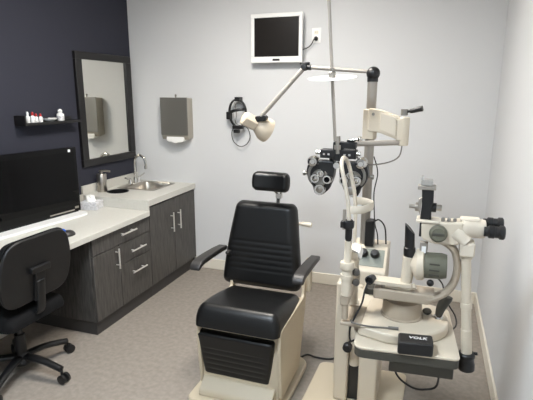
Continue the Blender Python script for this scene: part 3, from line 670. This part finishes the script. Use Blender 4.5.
b = bm_(); lathe(b, (.003, 1.75, 1.029), (1, 0, .04), [(.048, 0), (.048, .062), (.043, .080), (.0, .082)], 32); hz = obj('lamp_housing', b, OLIVE, sl)
b = bm_()
for a in (-.5, -.05, .4):
    for k in (0,):
        c = V((.04, 1.75 - .0485 * math.cos(a), 1.031 + .0485 * math.sin(a))); obox(b, c, .035, .004, .006)
obj('vent', b, DOLIVE, hz)
b = bm_(); box(b, (-.016, 1.738, 1.082), (.012, 1.762, 1.118)); obj('filter_bracket', b, GREY, lh, .002)
b = bm_(); box(b, (-.009, 1.733, 1.08), (.006, 1.739, 1.104)); obj('filter_card', b, WHITE, lh)
b = bm_(); sph(b, (.03, 1.705, .978), .013); obj('focus_knob', b, BLACK, sl)
# microscope
b = bm_(); prism(b, round_poly([(-.013, 1.138), (.03, 1.122), (.115, 1.125), (.125, 1.21), (-.018, 1.20)], .012), (0, 1.715, 0), (1, 0, 0), (0, 0, 1), (0, 1, 0), .075); obj('microscope_body', b, CREAM, sl, .008, 3)
b = bm_(); lathe(b, (.043, 1.716, 1.165), (0, -1, 0), [(.031, 0), (.031, .01), (.026, .014), (.023, .022), (.0, .023)], 28); mk = obj('magnification_knob', b, OLIVE, sl)
b = bm_(); box(b, (.022, 1.6915, 1.160), (.064, 1.6945, 1.170)); obj('grip', b, DOLIVE, mk, .002)
b = bm_(); box(b, (-.022, 1.72, 1.145), (-.014, 1.785, 1.195)); obj('objective', b, BLACK, sl)
b = bm_(); prism(b, round_poly([(-.035, 1.71), (.045, 1.71), (.045, 1.785), (-.035, 1.785)], .01), (0, 0, 1.199), (1, 0, 0), (0, 1, 0), (0, 0, 1), .008); obj('top_plate', b, CREAM2, sl, .002)
b = bm_()
for x in (.055, .075, .095): lathe(b, (x, 1.735, 1.205), (0, 0, 1), [(.006, 0), (.006, .012), (.004, .015)], 12)
obj('screw', b, DULLSTEEL, sl)
b = bm_(); lathe(b, (.118, 1.752, 1.184), (1, 0, .015), [(.033, 0), (.037, .005), (.037, .022), (.034, .026), (.034, .068), (.031, .078), (.026, .08)], 36, sx=1.0); bh = obj('binocular_housing', b, CREAM2, sl)
b = bm_(); box(b, (.112, 1.732, 1.208), (.178, 1.772, 1.223)); obj('housing_cover', b, CREAM2, bh, .006)
for dy_, dz_ in ((-.030, -.006), (.030, .008)):
    b = bm_(); lathe(b, (.19, 1.752 + dy_, 1.191 + dz_), (1, 0, .01), [(.017, 0), (.017, .012), (.0225, .016), (.0225, .032), (.020, .034), (.020, .046), (.0245, .05), (.0245, .062), (.020, .066), (.014, .060), (0, .060)], 26); obj('eyepiece', b, BLACK, sl)
# black measuring head on top
b = bm_(); prism(b, [(-.023, 1.207), (.016, 1.207), (.013, 1.25), (.019, 1.27), (.017, 1.318), (-.024, 1.318), (-.020, 1.26)], (0, 1.73, 0), (1, 0, 0), (0, 0, 1), (0, 1, 0), .045); tn = obj('measuring_head', b, BLACK, sl, .003)
b = bm_(); prism(b, [(-.034, 1.25), (-.024, 1.222), (-.02, 1.29), (-.032, 1.28)], (0, 1.727, 0), (1, 0, 0), (0, 0, 1), (0, 1, 0), .02); box(b, (-.038, 1.725, 1.316), (.024, 1.775, 1.329)); obj('bracket', b, GREY, tn, .002)
b = bm_(); box(b, (-.022, 1.735, 1.331), (.011, 1.775, 1.349)); box(b, (-.028, 1.74, 1.331), (-.021, 1.78, 1.36)); obj('mirror_head', b, CHROME, tn)
b = bm_(); lathe(b, (-.064, 1.752, 1.247), (1, 0, 0), [(.007, 0), (.007, .022), (.016, .022), (.016, .04)], 16); obj('adjusting_knob', b, STEEL, tn)
b = bm_(); lathe(b, (.028, 1.752, 1.249), (1, 0, 0), [(.011, 0), (.011, .02)], 16); obj('adjusting_knob', b, STEEL, tn)
b = bm_(); cyl(b, (.008, 1.752, 1.249), (.03, 1.752, 1.249), .017); obj('ring', b, BLACK, tn)
# hanging side tube
b = bm_(); lathe(b, (.10, 1.735, 1.172), (.75, -.25, -.62), [(.027, 0), (.027, .02), (.023, .03), (.023, .055)], 22); obj('neck', b, CREAM2, sl)
b = bm_(); box(b, (.118, 1.705, 1.088), (.168, 1.765, 1.142)); obj('coupling', b, CREAM2, sl, .008, 3)
t0, t1 = V((.142, 1.735, 1.095)), V((.178, 1.735, .70)); dd = (t1 - t0); tl = dd.length
b = bm_(); lathe(b, t0, dd, [(.021, 0), (.021, .02), (.017, .022), (.017, .185), (.020, .187), (.020, .208), (.0175, .21), (.0175, .29), (.0195, .292), (.0195, tl)], 22); ot = obj('observer_tube', b, CREAM, sl)
b = bm_(); lathe(b, t1 - dd.normalized() * .012, dd, [(.026, 0), (.030, .004), (.030, .016), (.027, .02), (.027, .04), (.029, .044), (.028, .068), (.022, .072), (.0, .07)], 26); obj('end_cap', b, BLACK, ot)
b = bm_(); lathe(b, t1 - dd.normalized() * .012 + V((.026, 0, 0)), (1, 0, .1), [(.006, 0), (.006, .012)], 10); obj('set_screw', b, BLACK, ot)

b = bm_(); tube(b, [(-.19, 1.70, .953), (-.20, 1.69, .92), (-.208, 1.685, .87), (-.232, 1.672, .81), (-.246, 1.672, .77), (-.248, 1.68, .72), (-.245, 1.75, .67), (-.22, 1.86, .66), (-.2, 1.92, .665)], .0036, 8)
tag(obj('lamp_cable', b, CABLE), 'black cable hanging from the slit lamp arm to below the table edge', 'cable')
b = bm_(); tube(b, [(-.245, 1.672, .80), (-.235, 1.655, .80), (-.20, 1.655, .795), (-.16, 1.665, .790), (-.12, 1.675, .789), (-.09, 1.678, .789)], .0035, 8); cyl(b, (-.105, 1.676, .791), (-.068, 1.68, .791), .006)
tag(obj('grey_lead', b, CABLEG), 'thin grey lead with a plug lying on the slit lamp base', 'cable')
b = bm_(); tube(b, [(-.115, 2.0, .60), (-.09, 1.98, .46), (-.06, 1.93, .43), (0, 1.9, .415), (.05, 1.89, .425), (.09, 1.88, .455), (.095, 1.83, .55), (.09, 1.80, .64)], .0045, 8)
tube(b, [(-.19, 2.05, .63), (-.17, 2.05, .50), (-.10, 2.0, .46), (-.02, 1.95, .475), (.03, 1.86, .64)], .004, 8)
tag(obj('hanging_cable', b, CABLE), 'black cable looping below the power box of the instrument table', 'cable')
b = bm_(); tube(b, [(.05, 1.80, .97), (.075, 1.84, .93), (.09, 1.93, .86), (.10, 2.02, .80), (.12, 2.08, .74), (.15, 2.06, .70), (.15, 1.97, .698), (.12, 1.9, .70)], .003, 6)
tag(obj('rear_lead', b, CABLE), 'thin black lead dropping behind the joystick from the lamp housing', 'cable')

# lens case with lettering
lc = thing('lens_case', 'small black case with white lettering at the table front edge', 'case', (-.004, 1.625, .745))
b = bm_(); prism(b, round_poly([(-.062, 1.578), (.058, 1.594), (.052, 1.668), (-.066, 1.652)], .010), (0, 0, .745), (1, 0, 0), (0, 1, 0), (0, 0, 1), .048); obj('body', b, mat('black_case', (22, 21, 21), .5, bump=.4, bscale=300), lc, .006, 3)
cu = bpy.data.curves.new('lettering', 'FONT'); cu.body = 'VOLK'; cu.size = .023; cu.align_x = 'CENTER'; cu.align_y = 'CENTER'; cu.extrude = .0004; cu.shear = .25; cu.space_character = 1.1; cu.offset = .0006
to = bpy.data.objects.new('tmp_text', cu); COL.objects.link(to)
dg = bpy.context.evaluated_depsgraph_get(); tm = bpy.data.meshes.new_from_object(to.evaluated_get(dg)); bpy.data.objects.remove(to)
tbm = bmesh.new(); tbm.from_mesh(tm); bpy.data.meshes.remove(tm)
bmesh.ops.transform(tbm, matrix=M.Translation((.002, 1.628, .7934)) @ M.Rotation(math.radians(7), 4, 'Z'), verts=tbm.verts[:])
obj('lettering', tbm, mat('white_print', (205, 205, 205), .6), lc, flat=True)

# ------------------------------------------------------------------ chin rest
cr = thing('chin_rest', 'ivory chin rest frame with forehead band on the table left side', 'chin rest', (-.26, 1.77, .745))
yn, yf = 1.675, 1.825
b = bm_()
tube(b, [(-.268, yn, 1.03), (-.268, yn, 1.17), (-.275, yn, 1.26), (-.292, yn, 1.34), (-.306, yn + .015, 1.392), (-.312, (yn + yf) / 2, 1.412), (-.306, yf - .015, 1.392), (-.292, yf, 1.34), (-.275, yf, 1.26), (-.268, yf, 1.17), (-.268, yf, .98)], .0085, 10, 6, r2=.0075); obj('upright_frame', b, CREAM2, cr)
b = bm_(); n_ = 9
tube(b, [(-.275, yn, 1.235), (-.245, yn - .004, 1.235), (-.215, yn + .02, 1.236), (-.197, yn + .055, 1.238), (-.193, (yn + yf) / 2, 1.238), (-.197, yf - .055, 1.238), (-.215, yf - .02, 1.236), (-.245, yf + .004, 1.235), (-.275, yf, 1.235)], .0028, 8, 6, r2=.015, up=(0, 0, 1)); fb = obj('forehead_band', b, CREAM2, cr)
b = bm_(); cyl(b, (-.285, yn - .008, 1.16), (-.285, yn - .008, 1.235), .006); obj('height_rod', b, GREY, cr)
b = bm_(); lathe(b, (-.272, yn, 1.163), (0, 0, 1), [(.018, 0), (.021, .004), (.021, .028), (.018, .032)], 20); box(b, (-.298, yn - .014, 1.166), (-.25, yn + .012, 1.19)); obj('collar', b, BLACK, cr, .002)
b = bm_(); lathe(b, (-.268, yn, 1.115), (0, 0, 1), [(.010, 0), (.013, .01), (.013, .05)], 14); obj('spindle', b, BLACK, cr)
b = bm_(); lathe(b, (-.268, yn, .90), (0, 0, 1), [(.020, 0), (.020, .10), (.015, .11), (.013, .215)], 20)
lathe(b, (-.268, yn, 1.005), (0, 0, 1), [(.025, 0), (.027, .004), (.027, .024), (.025, .028)], 22); lathe(b, (-.268, yn, .965), (0, 0, 1), [(.024, 0), (.024, .018)], 22)
lathe(b, (-.262, yf, .80), (0, 0, 1), [(.018, 0), (.018, .20), (.014, .22)], 18); obj('post', b, CREAM, cr)
b = bm_(); box(b, (-.288, yn - .015, .86), (-.255, yf + .015, .905)); cyl(b, (-.27, yn, .80), (-.27, yn, .90), .013)
box(b, (-.285, yn - .01, .775), (-.205, yf + .01, .79)); obj('bracket', b, CREAMSHADE, cr, .004)
b = bm_(); box(b, (-.235, 1.70, .745), (-.205, 1.79, .776)); obj('mount', b, CREAMSHADE, cr)
# chin cup: moulded tray with paper
b = bm_(); rows = []
for i in range(9):
    u = i / 8; y = yn + .035 + .09 * u; z = 1.018 + .018 * (2 * u - 1) ** 2
    rows.append([b.verts.new((-.275, y, z)), b.verts.new((-.275, y, z + .028)), b.verts.new((-.265, y, z + .032)), b.verts.new((-.238, y, z + .022)), b.verts.new((-.232, y, z + .004)), b.verts.new((-.240, y, z - .004))])
rings(b, rows); cc = obj('chin_cup', b, CREAM2, cr, .003)
b = bm_(); rows = []
for i in range(9):
    u = i / 8; y = yn + .037 + .086 * u; z = 1.0215 + .018 * (2 * u - 1) ** 2
    rows.append([b.verts.new((-.263, y, z + .033)), b.verts.new((-.236, y, z + .0235)), b.verts.new((-.227, y, z + .002)), b.verts.new((-.230, y, z + .001)), b.verts.new((-.239, y, z + .0205)), b.verts.new((-.263, y, z + .031))])
rings(b, rows); obj('paper_liner', b, PAPER, cc)
b = bm_(); lathe(b, (-.232, yn + .01, .955), (0, -1, 0), [(.008, -.03), (.007, 0), (.013, .004), (.013, .016), (.010, .02)], 18); lathe(b, (-.235, yn + .012, .985), (0, -.3, 1), [(.014, 0), (.014, .012), (.008, .02)], 14); obj('height_knob', b, mat('dark_steel', (95, 92, 88), .35, .6), cr)
b = bm_(); box(b, (-.262, yn + .005, .945), (-.225, yn + .06, .965)); obj('knob_block', b, CREAMSHADE, cr)

# ------------------------------------------------------------------ world and view
wd = bpy.data.worlds.new('world'); sc.world = wd; wd.use_nodes = True
wd.node_tree.nodes['Background'].inputs[0].default_value = (.6, .7, .85, 1); wd.node_tree.nodes['Background'].inputs[1].default_value = .3
sc.view_settings.view_transform = 'Standard'; sc.view_settings.look = 'None'
sc.view_settings.gamma = 1; sc.view_settings.use_curve_mapping = False
sc.view_settings.exposure = 1.26
